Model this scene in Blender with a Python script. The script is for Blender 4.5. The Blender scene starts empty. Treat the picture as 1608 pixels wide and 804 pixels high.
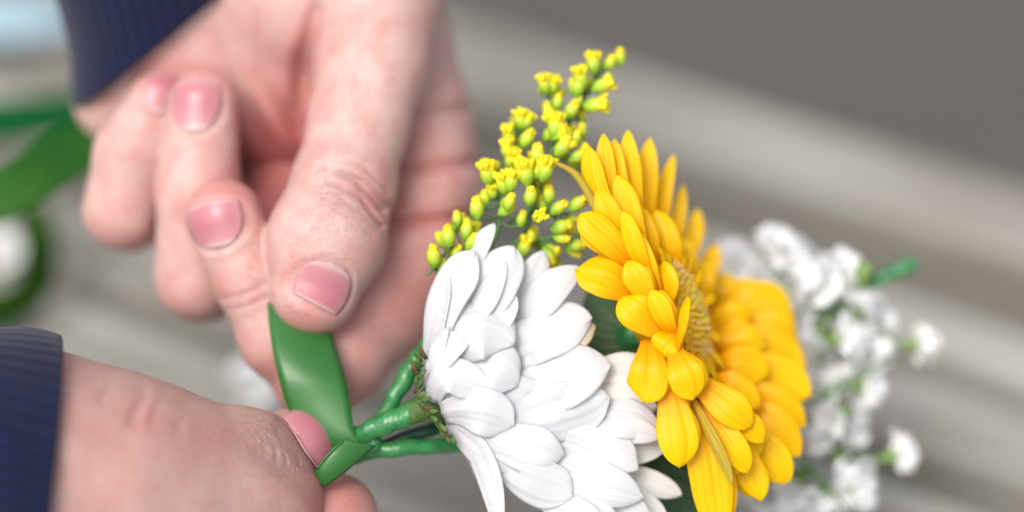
import bpy, math, random
import numpy as np
from mathutils import Vector, Matrix

random.seed(7); RNG = np.random.default_rng(7)
sc = bpy.context.scene
COL = sc.collection

# ------------------------------------------------------------------ camera, light, exposure
S_PX, DIST, PITCH = 87.0, 50.0, math.radians(40)       # px per cm on the focus plane, cm to focus plane
TABLE_BEHIND = 15.5                                     # cm from the flowers to the table top along the view axis
H0 = TABLE_BEHIND * math.sin(PITCH) * 0.01
RIGHT = np.array([1.0, 0, 0]); UP = np.array([0, math.sin(PITCH), math.cos(PITCH)])
BACK = np.array([0, -math.cos(PITCH), math.sin(PITCH)])  # towards the camera
C0 = np.array([0, 0, H0])
BASIS = np.array([RIGHT, UP, BACK]) * 0.01               # local cm -> world m

cam_d = bpy.data.cameras.new("camera"); cam = bpy.data.objects.new("camera", cam_d); COL.objects.link(cam)
cam.location = Vector(C0 + BACK * DIST * 0.01)
cam.rotation_euler = (math.pi / 2 - PITCH, 0, 0)
cam_d.sensor_width = 36; cam_d.lens = 36 * DIST / (1608 / S_PX)
cam_d.clip_start = 0.01; cam_d.clip_end = 200
cam_d.dof.use_dof = True; cam_d.dof.focus_distance = (DIST - 0.25) * 0.01
cam_d.dof.aperture_fstop = 2.9; cam_d.dof.aperture_blades = 9
sc.camera = cam

SUN_EL, SUN_AZ = math.radians(56), math.radians(-148)     # azimuth from +Y towards +X
w = bpy.data.worlds.new("World"); sc.world = w; w.use_nodes = True
nt = w.node_tree; bg = nt.nodes["Background"]
sky = nt.nodes.new("ShaderNodeTexSky"); sky.sky_type = 'NISHITA'; sky.sun_disc = False
sky.sun_elevation = SUN_EL; sky.sun_rotation = SUN_AZ; sky.air_density = 1.0; sky.dust_density = 4.0; sky.ozone_density = 0.4
hs = nt.nodes.new("ShaderNodeHueSaturation"); hs.inputs['Saturation'].default_value = 0.45   # overcast: the blue is veiled
nt.links.new(sky.outputs[0], hs.inputs['Color']); nt.links.new(hs.outputs[0], bg.inputs['Color'])
bg.inputs['Strength'].default_value = 0.15
sd = bpy.data.lights.new("sun", 'SUN'); sd.energy = 1.5; sd.angle = math.radians(28); sd.color = (1, 0.96, 0.9)
so = bpy.data.objects.new("sun", sd); COL.objects.link(so)
sdir = Vector((math.sin(SUN_AZ) * math.cos(SUN_EL), math.cos(SUN_AZ) * math.cos(SUN_EL), math.sin(SUN_EL)))
so.rotation_euler = sdir.to_track_quat('Z', 'Y').to_euler(); so.location = (0, 0, 2)
vs = sc.view_settings; vs.view_transform = 'Standard'; vs.look = 'None'; vs.gamma = 1; vs.exposure = 0.42
vs.use_curve_mapping = False
sc.render.engine = 'CYCLES'
sc.cycles.use_denoising = True
sc.cycles.max_bounces = 8; sc.cycles.transmission_bounces = 6; sc.cycles.diffuse_bounces = 5
sc.cycles.caustics_reflective = False; sc.cycles.caustics_refractive = False

# ------------------------------------------------------------------ coordinates
def L(px, py, z=0.0):
    """A pixel of the 1608x804 photograph at z cm in front of the focus plane -> local cm."""
    k = (DIST - z) / DIST / S_PX
    return np.array([(px - 804) * k, (402 - py) * k, z])
def Rp(r, z=0.0): return r / S_PX * (DIST - z) / DIST
def Wd(p): return C0 + np.asarray(p) @ BASIS
def Wdir(d):
    v = np.asarray(d, float) @ BASIS; return v / np.linalg.norm(v)
def on_table(px, py, h=0.0):
    o = Wd([0, 0, DIST]); d = Wd(L(px, py, 0)) - o
    return o + d * ((h - o[2]) / d[2])
def nrm(v):
    v = np.asarray(v, float); return v / (np.linalg.norm(v) + 1e-12)

# ------------------------------------------------------------------ materials
def mat(name):
    m = bpy.data.materials.new(name); m.use_nodes = True
    n = m.node_tree; b = n.nodes["Principled BSDF"]
    return m, n, b
def N(n, t, **k):
    x = n.nodes.new(t)
    for a, v in k.items():
        if a.startswith('i_'): x.inputs[a[2:].replace('_', ' ')].default_value = v
        else: setattr(x, a, v)
    return x
def coords(n, scale=(1, 1, 1), src='Object'):
    tc = N(n, "ShaderNodeTexCoord"); mp = N(n, "ShaderNodeMapping"); mp.inputs['Scale'].default_value = scale
    n.links.new(tc.outputs[src], mp.inputs[0]); return mp.outputs[0]
def noise(n, vec, scale, detail=4, rough=0.55, dist=0.0):
    x = N(n, "ShaderNodeTexNoise"); x.inputs['Scale'].default_value = scale; x.inputs['Detail'].default_value = detail
    x.inputs['Roughness'].default_value = rough; x.inputs['Distortion'].default_value = dist
    n.links.new(vec, x.inputs['Vector']); return x.outputs[0]
def ramp(n, fac, stops):
    r = N(n, "ShaderNodeValToRGB"); el = r.color_ramp.elements
    while len(el) < len(stops): el.new(0.5)
    for e, (p, c) in zip(el, stops): e.position = p; e.color = (*c, 1) if len(c) == 3 else c
    n.links.new(fac, r.inputs[0]); return r.outputs[0]
def mix(n, fac, a, b, mode='MIX'):
    x = N(n, "ShaderNodeMix", data_type='RGBA', blend_type=mode)
    for s, v in ((0, fac), (6, a), (7, b)):
        if hasattr(v, 'links') or hasattr(v, 'is_linked'): n.links.new(v, x.inputs[s])
        else: x.inputs[s].default_value = v if s == 0 else (*v, 1)
    return x.outputs[2]
def mathn(n, op, a, b=0.5, c=None):
    x = N(n, "ShaderNodeMath", operation=op)
    for i, v in enumerate((a, b) if c is None else (a, b, c)):
        if hasattr(v, 'is_linked'): n.links.new(v, x.inputs[i])
        else: x.inputs[i].default_value = v
    return x.outputs[0]
def bump(n, b, hgt, strength, dist, prev=None):
    x = N(n, "ShaderNodeBump"); x.inputs['Strength'].default_value = strength; x.inputs['Distance'].default_value = dist
    n.links.new(hgt, x.inputs['Height'])
    if prev is not None: n.links.new(prev, x.inputs['Normal'])
    n.links.new(x.outputs[0], b.inputs['Normal']); return x.outputs[0]
def attr(n, name):
    return N(n, "ShaderNodeAttribute", attribute_name=name).outputs['Fac']
def rnd(n): return N(n, "ShaderNodeObjectInfo").outputs['Random']

def skin_material(name, base, pale, red, rough=0.42):
    m, n, b = mat(name); v = coords(n)
    c = mix(n, ramp(n, noise(n, v, 110, 2), [(0.25, (0, 0, 0)), (0.8, (1, 1, 1))]), base, pale)
    blot = mathn(n, 'MULTIPLY', ramp(n, noise(n, v, 240, 4), [(0.42, (0, 0, 0)), (0.72, (1, 1, 1))]), 0.42)
    c = mix(n, blot, c, red)
    rd = mathn(n, 'MINIMUM', attr(n, 'red'), 1.0)
    c = mix(n, rd, c, red)
    fine = ramp(n, noise(n, v, 1500, 3), [(0.3, (0.9, 0.88, 0.87)), (0.7, (1.05, 1.03, 1.02))])
    c = mix(n, 1.0, c, fine, 'MULTIPLY')
    n.links.new(c, b.inputs['Base Color'])
    b.inputs['Roughness'].default_value = rough
    b.inputs['Specular IOR Level'].default_value = 0.42
    b.inputs['Subsurface Weight'].default_value = 0.55
    b.inputs['Subsurface Radius'].default_value = (1.0, 0.32, 0.18)
    b.inputs['Subsurface Scale'].default_value = 0.0035
    vo = N(n, "ShaderNodeTexVoronoi", feature='DISTANCE_TO_EDGE'); vo.inputs['Scale'].default_value = 1100
    n.links.new(v, vo.inputs['Vector'])
    w1 = ramp(n, vo.outputs['Distance'], [(0.0, (0, 0, 0)), (0.12, (1, 1, 1))])
    p = bump(n, b, w1, 0.25, 0.00012)
    # transverse knuckle wrinkles where the mesh says so
    wr = noise(n, coords(n, (420, 900, 420)), 1.0, 4, 0.6, 1.2)
    wv = mathn(n, 'MULTIPLY', ramp(n, wr, [(0.35, (0, 0, 0)), (0.5, (1, 1, 1)), (0.65, (0, 0, 0))]), attr(n, 'wrinkle'))
    p = bump(n, b, wv, 0.7, 0.0004, p)
    bump(n, b, noise(n, v, 600, 5, .65), 0.35, 0.0004, p)
    return m
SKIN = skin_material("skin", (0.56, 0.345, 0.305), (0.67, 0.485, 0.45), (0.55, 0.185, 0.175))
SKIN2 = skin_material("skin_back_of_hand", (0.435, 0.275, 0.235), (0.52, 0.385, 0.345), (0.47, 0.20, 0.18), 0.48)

def nail_material():
    m, n, b = mat("nail"); t = attr(n, 't')
    c = ramp(n, t, [(0.0, (0.60, 0.36, 0.33)), (0.10, (0.64, 0.36, 0.36)), (0.2, (0.58, 0.225, 0.25)), (0.5, (0.54, 0.17, 0.205)), (0.86, (0.56, 0.185, 0.215)), (0.93, (0.64, 0.32, 0.32)), (0.97, (0.66, 0.38, 0.37)), (1.0, (0.62, 0.34, 0.32))])
    n.links.new(c, b.inputs['Base Color']); c = mix(n, mathn(n, 'POWER', mathn(n, 'ABSOLUTE', attr(n, 'u')), 5.0), c, (0.62, 0.33, 0.31)); n.links.new(c, b.inputs['Base Color'])
    b.inputs['Roughness'].default_value = 0.36
    b.inputs['Subsurface Weight'].default_value = 0.35; b.inputs['Subsurface Scale'].default_value = 0.0015
    b.inputs['Subsurface Radius'].default_value = (1, .3, .2)
    b.inputs['Coat Weight'].default_value = 0.15; b.inputs['Coat Roughness'].default_value = 0.3
    u = attr(n, 'u'); wv = mathn(n, 'SINE', mathn(n, 'MULTIPLY', u, 24.0))
    bump(n, b, wv, 0.05, 0.00004)
    return m
NAIL = nail_material()

def petal_material(name, tip, mid, base, vein, transl, rough=0.5, veins=26.0, vstr=0.3, specks=None, tint=None):
    m, n, b = mat(name); t = attr(n, 't'); u = attr(n, 'u')
    c = ramp(n, t, [(0.0, base), (0.45, mid), (1.0, tip)])
    ns = noise(n, coords(n), 500, 3)
    un = mathn(n, 'ADD', mathn(n, 'MULTIPLY', u, veins), mathn(n, 'MULTIPLY', ns, 3.0))
    s = mathn(n, 'SINE', un); s01 = mathn(n, 'MULTIPLY_ADD', s, 0.5, 0.5)
    c = mix(n, mathn(n, 'MULTIPLY', mathn(n, 'POWER', s01, 6.0), vstr), c, vein)
    if tint: c = mix(n, mathn(n, 'MULTIPLY', rnd(n), 0.7), c, mix(n, 1.0, c, tint, 'MULTIPLY'))
    n.links.new(c, b.inputs['Base Color']); b.inputs['Roughness'].default_value = rough
    b.inputs['Specular IOR Level'].default_value = 0.25
    p = bump(n, b, s01, 0.2, 0.0001)
    nrm_ = bump(n, b, noise(n, coords(n), 900, 3), 0.2, 0.0002, p)
    tr = N(n, "ShaderNodeBsdfTranslucent"); n.links.new(c, tr.inputs['Color']); n.links.new(nrm_, tr.inputs['Normal'])
    ms = N(n, "ShaderNodeMixShader"); ms.inputs[0].default_value = transl
    n.links.new(b.outputs[0], ms.inputs[1]); n.links.new(tr.outputs[0], ms.inputs[2])
    n.links.new(ms.outputs[0], n.nodes["Material Output"].inputs['Surface'])
    return m
WHITE = petal_material("white_petal", (0.83, 0.84, 0.85), (0.82, 0.825, 0.845), (0.76, 0.755, 0.78), (0.76, 0.76, 0.80), 0.46, 0.45, 22, 0.35)
CREAM = petal_material("cream_petal", (0.79, 0.80, 0.78), (0.78, 0.785, 0.75), (0.74, 0.74, 0.66), (0.70, 0.70, 0.64), 0.30, 0.5, 22, 0.4)
BEIGE = petal_material("withered_petal", (0.62, 0.52, 0.36), (0.76, 0.72, 0.62), (0.76, 0.74, 0.66), (0.6, 0.52, 0.38), 0.3, 0.5, 22, 0.5)
YELLOW = petal_material("yellow_petal", (0.96, 0.73, 0.002), (0.95, 0.64, 0.002), (0.92, 0.40, 0.002), (0.92, 0.50, 0.002), 0.42, 0.42, 16, 0.35, tint=(1.0, 0.9, 1.0))
OLIVE = petal_material("yellow_petal_underside", (0.60, 0.47, 0.06), (0.62, 0.45, 0.06), (0.55, 0.36, 0.03), (0.45, 0.40, 0.05), 0.3, 0.5, 16, 0.5)
GYPW = petal_material("small_white_petal", (0.90, 0.905, 0.915), (0.90, 0.905, 0.915), (0.84, 0.86, 0.80), (0.84, 0.85, 0.86), 0.12, 0.5, 12, 0.2)

def simple(name, col, rough=0.5, var=0.2, scale=300, sss=0.0, coat=0.0, col2=None, bmp=0.2, bd=0.0003, spec=0.5):
    m, n, b = mat(name); v = coords(n)
    c2 = col2 or tuple(x * (1 - var) for x in col)
    c = mix(n, ramp(n, noise(n, v, scale, 4), [(0.35, (0, 0, 0)), (0.65, (1, 1, 1))]), col, c2)
    n.links.new(c, b.inputs['Base Color']); b.inputs['Roughness'].default_value = rough
    b.inputs['Coat Weight'].default_value = coat; b.inputs['Coat Roughness'].default_value = 0.2
    b.inputs['Specular IOR Level'].default_value = spec
    if sss: b.inputs['Subsurface Weight'].default_value = sss; b.inputs['Subsurface Scale'].default_value = 0.001
    bump(n, b, noise(n, v, scale * 3, 4), bmp, bd)
    return m
RIBBON = simple("green_ribbon", (0.022, 0.120, 0.020), 0.4, 0.15, 60, coat=0.1, col2=(0.030, 0.150, 0.028), bmp=0.05)
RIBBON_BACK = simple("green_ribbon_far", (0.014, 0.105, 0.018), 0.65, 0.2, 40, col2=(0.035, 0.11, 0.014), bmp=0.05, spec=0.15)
TAPE = simple("green_stem_tape", (0.018, 0.155, 0.05), 0.3, 0.3, 500, coat=0.4, col2=(0.03, 0.22, 0.05), bmp=0.5, bd=0.0004)
TAPE_DARK = simple("dark_green_tape", (0.01, 0.08, 0.04), 0.35, 0.3, 500, coat=0.3)
SEPAL = simple("sepal_green", (0.09, 0.17, 0.025), 0.6, 0.5, 700, col2=(0.04, 0.085, 0.015), bmp=0.6)
SEPAL_EDGE = simple("sepal_brown_edge", (0.12, 0.07, 0.02), 0.7, 0.4, 700)
STEMG = simple("sprig_stem", (0.10, 0.24, 0.06), 0.5, 0.3, 400)
GYPG = simple("small_calyx", (0.20, 0.33, 0.09), 0.5, 0.3, 400)
BUDG = simple("bud_green", (0.30, 0.50, 0.035), 0.42, 0.3, 900, sss=0.2, col2=(0.22, 0.42, 0.02))
def _bud_gradient():
    n = BUDG.node_tree; b = n.nodes["Principled BSDF"]; src = b.inputs['Base Color'].links[0].from_socket
    tc = N(n, "ShaderNodeTexCoord"); sp = N(n, "ShaderNodeSeparateXYZ"); n.links.new(tc.outputs['Object'], sp.inputs[0])
    f = mathn(n, 'MULTIPLY', sp.outputs[2], 300.0)
    n.links.new(mix(n, ramp(n, f, [(0.25, (0, 0, 0)), (0.95, (1, 1, 1))]), src, (0.62, 0.66, 0.04)), b.inputs['Base Color'])
_bud_gradient()
BUDY = simple("bud_yellow", (0.80, 0.72, 0.01), 0.5, 0.2, 900, sss=0.2, col2=(0.74, 0.56, 0.005))
FLORET = simple("disc_floret", (1.0, 0.66, 0.10), 0.5, 0.2, 900, sss=0.8, col2=(1.0, 0.52, 0.02))
ANTHER = simple("pale_anther", (1.0, 0.70, 0.38), 0.6, 0.15, 900, sss=0.4)
PAPERB = simple("pale_blue_paper", (0.26, 0.42, 0.52), 0.8, 0.15, 30, col2=(0.32, 0.45, 0.52))
PAPERW = simple("pale_grey_paper", (0.46, 0.53, 0.55), 0.6, 0.15, 30)

def leaf_material(name, a, b_, vein):
    m, n, b = mat(name); t = attr(n, 't'); u = attr(n, 'u')
    au = mathn(n, 'ABSOLUTE', u)
    k = mathn(n, 'SUBTRACT', mathn(n, 'MULTIPLY', t, 60.0), mathn(n, 'MULTIPLY', au, 22.0))
    s = mathn(n, 'MULTIPLY_ADD', mathn(n, 'SINE', k), 0.5, 0.5)
    c = mix(n, s, a, b_)
    c = mix(n, ramp(n, au, [(0.0, (1, 1, 1)), (0.07, (0, 0, 0))]), c, vein)
    n.links.new(c, b.inputs['Base Color']); b.inputs['Roughness'].default_value = 0.5
    bump(n, b, s, 0.5, 0.0005); return m
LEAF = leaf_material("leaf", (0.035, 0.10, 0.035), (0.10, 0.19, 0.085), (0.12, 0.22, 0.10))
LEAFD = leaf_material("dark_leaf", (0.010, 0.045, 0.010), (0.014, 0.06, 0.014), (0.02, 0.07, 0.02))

def knit_material():
    m, n, b = mat("navy_knit"); r = attr(n, 'rib')
    v = coords(n)
    c = mix(n, r, (0.0065, 0.0085, 0.030), (0.010, 0.0135, 0.044))
    c = mix(n, mathn(n, 'MULTIPLY', noise(n, v, 900, 4), 0.4), c, (0.014, 0.018, 0.05))
    n.links.new(c, b.inputs['Base Color']); b.inputs['Roughness'].default_value = 0.95
    b.inputs['Sheen Weight'].default_value = 0.15; b.inputs['Specular IOR Level'].default_value = 0.1
    bump(n, b, noise(n, v, 1500, 3), 0.6, 0.0005); return m
KNIT = knit_material()

def wood_material():
    m, n, b = mat("weathered_wood"); r = rnd(n)
    v = coords(n, (1.2, 22, 22)); 
    off = N(n, "ShaderNodeVectorMath", operation='ADD'); n.links.new(v, off.inputs[0])
    cmb = N(n, "ShaderNodeCombineXYZ"); n.links.new(mathn(n, 'MULTIPLY', r, 50.0), cmb.inputs[0]); n.links.new(mathn(n, 'MULTIPLY', r, 31.0), cmb.inputs[1])
    n.links.new(cmb.outputs[0], off.inputs[1])
    g = noise(n, off.outputs[0], 3.5, 6, 0.6, 0.6)
    c = ramp(n, g, [(0.3, (0.17, 0.158, 0.135)), (0.44, (0.32, 0.306, 0.27)), (0.56, (0.41, 0.397, 0.358)), (0.72, (0.52, 0.505, 0.462))])
    st = noise(n, coords(n, (2, 14, 14)), 5, 4, .6, .5)
    c = mix(n, ramp(n, st, [(0.42, (0, 0, 0)), (0.62, (0.75, 0.75, 0.75))]), c, (0.19, 0.172, 0.14))
    c = mix(n, mathn(n, 'MULTIPLY', r, 0.35), c, (0.27, 0.25, 0.22))
    n.links.new(c, b.inputs['Base Color']); b.inputs['Roughness'].default_value = 0.75
    bump(n, b, g, 0.5, 0.001); return m
WOOD = wood_material()
GROUND = simple("ground", (0.090, 0.083, 0.072), 0.9, 0.15, 8, bmp=0.4, bd=0.01)

# ------------------------------------------------------------------ object helpers
BASE = {}
def link(o): COL.objects.link(o); return o
def tagit(o, label=None, cat=None, group=None, kind=None):
    if label: o['label'] = label
    if cat: o['category'] = cat
    if group: o['group'] = group
    if kind: o['kind'] = kind
    return o
def thing(name, label, cat, base, group=None):
    o = link(bpy.data.objects.new(name, None)); o.empty_display_size = 0.01
    b = Wd(base); o.location = Vector(b); BASE[o.name] = b
    return tagit(o, label, cat, group)
def rawmesh(name, V, F, mats, attrs=None, smooth=True, fmat=None):
    me = bpy.data.meshes.new(name); V = np.asarray(V, dtype=np.float64)
    me.from_pydata(V.tolist(), [], [tuple(int(i) for i in f) for f in F])
    for m in (mats if isinstance(mats, (list, tuple)) else [mats]): me.materials.append(m)
    if smooth: me.polygons.foreach_set('use_smooth', [True] * len(me.polygons))
    if fmat is not None: me.polygons.foreach_set('material_index', list(fmat))
    for k, a in (attrs or {}).items():
        at = me.attributes.new(k, 'FLOAT', 'POINT'); at.data.foreach_set('value', np.asarray(a, dtype=np.float32).ravel())
    me.update(); return me
def part(name, V, F, mats, parent=None, base=None, local=True, solid=0.0, **k):
    """mesh object; V in local cm (or world m if local=False)."""
    Vw = Wd(V) if local else np.asarray(V)
    if parent is not None: b = BASE[parent.name]
    else: b = Wd(base) if local else np.asarray(base)
    me = rawmesh(name, Vw - b, F, mats, **k)
    o = link(bpy.data.objects.new(name, me)); BASE[o.name] = b
    if parent is not None: o.parent = parent
    else: o.location = Vector(b)
    if solid:
        s = o.modifiers.new("s", 'SOLIDIFY'); s.thickness = solid * 0.01; s.offset = 0
    return o
def grid_faces(nu, nv, close_u=False):
    F = []
    for j in range(nv - 1):
        for i in range(nu if close_u else nu - 1):
            a = j * nu + i; b2 = j * nu + (i + 1) % nu
            F.append((a, b2, b2 + nu, a + nu))
    return F
def spline(P, n):
    P = np.asarray(P, float)
    if len(P) == 2: return P[0] + (P[1] - P[0]) * np.linspace(0, 1, n)[:, None]
    Q = np.vstack([2 * P[0] - P[1], P, 2 * P[-1] - P[-2]]); out = []
    for s in np.linspace(0, len(P) - 1 - 1e-9, n):
        i = int(s); f = s - i; a, b, c, d = Q[i:i + 4]
        out.append(0.5 * (2 * b + (c - a) * f + (2 * a - 5 * b + 4 * c - d) * f * f + (3 * b - a - 3 * c + d) * f ** 3))
    return np.array(out)
def tube_vf(P, R, nseg=12, n=None, mod=None, cap=True):
    P = np.asarray(P, float); R = np.asarray(R, float)
    n = n or max(2, len(P))
    C = spline(P, n); Rr = np.interp(np.linspace(0, 1, n), np.linspace(0, 1, len(R)), R)
    T = np.gradient(C, axis=0); T /= np.linalg.norm(T, axis=1)[:, None] + 1e-12
    ref = np.array([0.13, 0.21, 0.97]); V = []
    for i in range(n):
        a = nrm(np.cross(T[i], ref)); b = np.cross(T[i], a)
        for j in range(nseg):
            th = 2 * math.pi * j / nseg; r = Rr[i] * (mod(i / (n - 1), th) if mod else 1)
            V.append(C[i] + r * (math.cos(th) * a + math.sin(th) * b))
    F = grid_faces(nseg, n, True)
    if cap:
        V += [C[0] - T[0] * Rr[0] * .4, C[-1] + T[-1] * Rr[-1] * .5]; k = n * nseg
        F += [((j + 1) % nseg, j, k) for j in range(nseg)]
        F += [((n - 1) * nseg + j, (n - 1) * nseg + (j + 1) % nseg, k + 1) for j in range(nseg)]
    return np.array(V), F
def tube(name, P, R, m, parent=None, base=None, **k):
    V, F = tube_vf(P, R, **k)
    return part(name, V, F, m, parent, base=base)

# ------------------------------------------------------------------ ground and table
gz = -0.72
V = [(-30, -20, gz), (30, -20, gz), (30, 60, gz), (-30, 60, gz)]
g = part("ground", V, [(0, 1, 2, 3)], GROUND, base=(0, 0, gz), local=False, smooth=False); tagit(g, kind='structure')

pa, pb = on_table(690, 20), on_table(1608, 296)          # far edge of the table top
U = nrm(pb - pa); Nn = np.array([U[1], -U[0], 0.0])       # Nn: towards the viewer across the slats
if Nn[1] > 0: Nn = -Nn
def row_off(px, py): return float(np.dot(on_table(px, py) - pa, Nn))
tbl = link(bpy.data.objects.new("slatted_table", None)); tbl.location = Vector(pa); BASE[tbl.name] = pa
tagit(tbl, "weathered grey wooden slatted table top beneath the hands and flowers", "table")
tbl.rotation_euler = (0, 0, math.atan2(U[1], U[0]))
cuts = [0.0, row_off(1608, 462), row_off(1608, 618), row_off(1608, 790)]
pitch_ = (cuts[-1] - cuts[0]) / 3
while cuts[-1] < 0.62: cuts.append(cuts[-1] + pitch_)
gaps = [0, .026, .009, .014] + [.007] * 40
for i in range(len(cuts) - 1):
    a0 = cuts[i] + gaps[i] / 2 + (0 if i else 0); a1 = cuts[i + 1] - gaps[i + 1] / 2
    ln0, ln1 = -0.75 + 0.02 * RNG.random(), 0.75 + 0.02 * RNG.random()
    nx, ny, r = 30, 7, 0.0016
    V = []; hh = 0.0006 * (RNG.random() - .5)
    prof = [(a0, -0.035), (a0, -r), (a0 + r * .3, -r * .3), (a0 + r, 0), ((a0 * 2 + a1) / 3, .0001), ((a0 + 2 * a1) / 3, .0001), (a1 - r, 0), (a1 - r * .3, -r * .3), (a1, -r), (a1, -0.035)]
    for k in range(nx):
        x = ln0 + (ln1 - ln0) * k / (nx - 1); wob = 0.0003 * math.sin(x * 9 + i * 2.1)
        for (y, z) in prof: V.append((x, -y + wob, z + hh))
    F = grid_faces(len(prof), nx)
    for k in range(nx - 1): F.append((k * 10, (k + 1) * 10, (k + 1) * 10 + 9, k * 10 + 9))
    F += [tuple(range(9, -1, -1)), tuple(range((nx - 1) * 10, nx * 10))]
    me = rawmesh("slat", V, F, WOOD, smooth=False)
    o = link(bpy.data.objects.new("slat", me)); o.parent = tbl
for x in (-0.45, 0.45):
    V = [(x + dx, -0.01 - dy, dz) for dx in (-.02, .02) for dy in (0, .58) for dz in (-.065, -.0358)]
    F = [(0, 1, 3, 2), (4, 6, 7, 5), (0, 4, 5, 1), (2, 3, 7, 6), (0, 2, 6, 4), (1, 5, 7, 3)]
    o = link(bpy.data.objects.new("cross_rail", rawmesh("cross_rail", V, F, WOOD, smooth=False))); o.parent = tbl

# ------------------------------------------------------------------ distance-field modelling for the hands
def smin(a, b, k):
    h = np.maximum(k - np.abs(a - b), 0) / k
    return np.minimum(a, b) - h * h * k * 0.25
class Hand:
    def __init__(s): s.groups = []; s.creases = []; s.nails = []; s.reds = []; s.wr = []; s.lumps = []
    def chain(s, pts, k=0.25, kg=0.12, flat=None):
        """pts: (px, py, z, r_px[, flatten]); flat = direction along which the section is thinner"""
        pr = []
        for p, q in zip(pts[:-1], pts[1:]):
            pr.append((L(*p[:3]), L(*q[:3]), Rp(p[3], p[2]), Rp(q[3], q[2]), flat))
        s.groups.append((pr, k, kg)); return s
    def base_sdf(s, P):
        tot = None
        for pr, k, kg in s.groups:
            dg = None
            for a, b, ra, rb, fl in pr:
                ab = b - a; t = np.clip(((P - a) @ ab) / (ab @ ab + 1e-9), 0, 1)
                v = P - a - t[:, None] * ab
                if fl is not None:
                    n, f = fl; n = nrm(n); v = v + ((f - 1) * (v @ n))[:, None] * n
                t2 = t * t * (3 - 2 * t)
                d = np.sqrt((v * v).sum(1)) - (ra + (rb - ra) * (0.5 * t + 0.5 * t2))
                dg = d if dg is None else smin(dg, d, k)
            tot = dg if tot is None else smin(tot, dg, kg)
        for c, r, h in s.lumps:
            tot = tot - h * np.exp(-((P - c) ** 2).sum(1) / (r * r))
        for pts, wd, dp, zs in s.creases:
            best = None; sc_ = np.array([1, 1, zs])
            for a, b in zip(pts[:-1], pts[1:]):
                A = a * sc_; B = b * sc_; Q = P * sc_; ab = B - A
                t = np.clip(((Q - A) @ ab) / (ab @ ab + 1e-9), 0, 1)
                d = ((Q - A - t[:, None] * ab) ** 2).sum(1)
                best = d if best is None else np.minimum(best, d)
            tot = tot + dp * np.exp(-best / (wd * wd))
        return tot
    def sdf(s, P):
        d = s.base_sdf(P)
        for nl in s.nails:
            q = P - nl['c']; x = q @ nl['s'] / (nl['w'] / 2); y = q @ nl['a'] / (nl['l'] / 2); z = q @ nl['n']
            x = x * (1 + 0.28 * np.clip(-y, 0, 1.3) ** 2); rho = (np.abs(x) ** 2.6 + np.abs(y) ** 2.6) ** (1 / 2.6)
            gate = 1 / (1 + np.exp(-(z + nl['w'] * 0.42) * 25)) * (1 / (1 + np.exp((z - 0.6) * 25)))
            prox = np.where(y > 0.5, nl.get('tipfold', 0.3), 1.0) * nl['rim']
            d = d + gate * (-0.03 * prox * np.exp(-((rho - 1.16) / 0.11) ** 2) + 0.03 / (1 + np.exp((rho - 1.0) * 30)))
        return d
    def crease(s, pts, wd=0.06, dp=0.06, zs=0.35):
        s.creases.append(([L(*p) for p in pts], wd, dp, zs)); return s
    def lump(s, px, py, z, r, h): s.lumps.append((L(px, py, z), r, h)); return s
    def nail(s, px, py, z, ang, wpx, lpx, nrmv, tipfold=0.3, rim=1.0):
        """ang: image-plane direction of the fingertip, degrees, 0 = right, 90 = up"""
        n = nrm(nrmv); a = np.array([math.cos(math.radians(ang)), math.sin(math.radians(ang)), 0.0])
        a = nrm(a - (a @ n) * n); sd_ = np.cross(a, n)
        s.nails.append(dict(px=px, py=py, z0=z, c=L(px, py, z), a=a, s=sd_, n=n, w=Rp(wpx, z), l=Rp(lpx, z), tipfold=tipfold, rim=rim)); return s
    def place_nails(s):
        for nl in s.nails:                                   # move each nail's centre onto the surface, along its normal
            for zz in np.arange(nl['z0'], -8, -0.02):
                p = L(nl['px'], nl['py'], zz)
                if s.base_sdf(p[None])[0] < 0: break
            nl['c'] = p
    def mesh(s, lo, hi, h):
        s.place_nails()
        lo = np.array(lo); hi = np.array(hi); K = 4
        n = (np.ceil((hi - lo) / (h * K)).astype(int)) * K
        nb = n // K
        idx = np.stack(np.meshgrid(*[np.arange(m) for m in nb], indexing='ij'), -1).reshape(-1, 3)
        cen = lo + (idx * K + (K - 1) / 2) * h
        dc = s.sdf(cen); D = np.repeat(np.repeat(np.repeat(dc.reshape(nb), K, 0), K, 1), K, 2)
        act = np.abs(dc) < h * K * 1.6
        loc = np.stack(np.meshgrid(*[np.arange(K)] * 3, indexing='ij'), -1).reshape(-1, 3)
        gi = (idx[act][:, None, :] * K + loc[None]).reshape(-1, 3)
        D[gi[:, 0], gi[:, 1], gi[:, 2]] = s.sdf(lo + gi * h)
        # surface nets
        S = D < 0
        c8 = [(i, j, k) for i in (0, 1) for j in (0, 1) for k in (0, 1)]
        sl = lambda A, o: A[o[0]:A.shape[0] - 1 + o[0], o[1]:A.shape[1] - 1 + o[1], o[2]:A.shape[2] - 1 + o[2]]
        cnt = sum(sl(S, o).astype(np.int8) for o in c8)
        ac = (cnt > 0) & (cnt < 8); ci = np.argwhere(ac)
        vid = -np.ones(ac.shape, int); vid[ac] = np.arange(len(ci))
        acc = np.zeros((len(ci), 3)); num = np.zeros(len(ci))
        edges = [(a, b) for a in c8 for b in c8 if a < b and sum(abs(x - y) for x, y in zip(a, b)) == 1]
        for a, b in edges:
            da = D[ci[:, 0] + a[0], ci[:, 1] + a[1], ci[:, 2] + a[2]]; db = D[ci[:, 0] + b[0], ci[:, 1] + b[1], ci[:, 2] + b[2]]
            m = (da < 0) != (db < 0); t = np.where(m, da / np.where(m, da - db, 1), 0)
            pos = np.array(a) + t[:, None] * (np.array(b) - np.array(a))
            acc[m] += pos[m]; num[m] += 1
        V = lo + (ci + acc / num[:, None]) * h
        F = []
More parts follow.
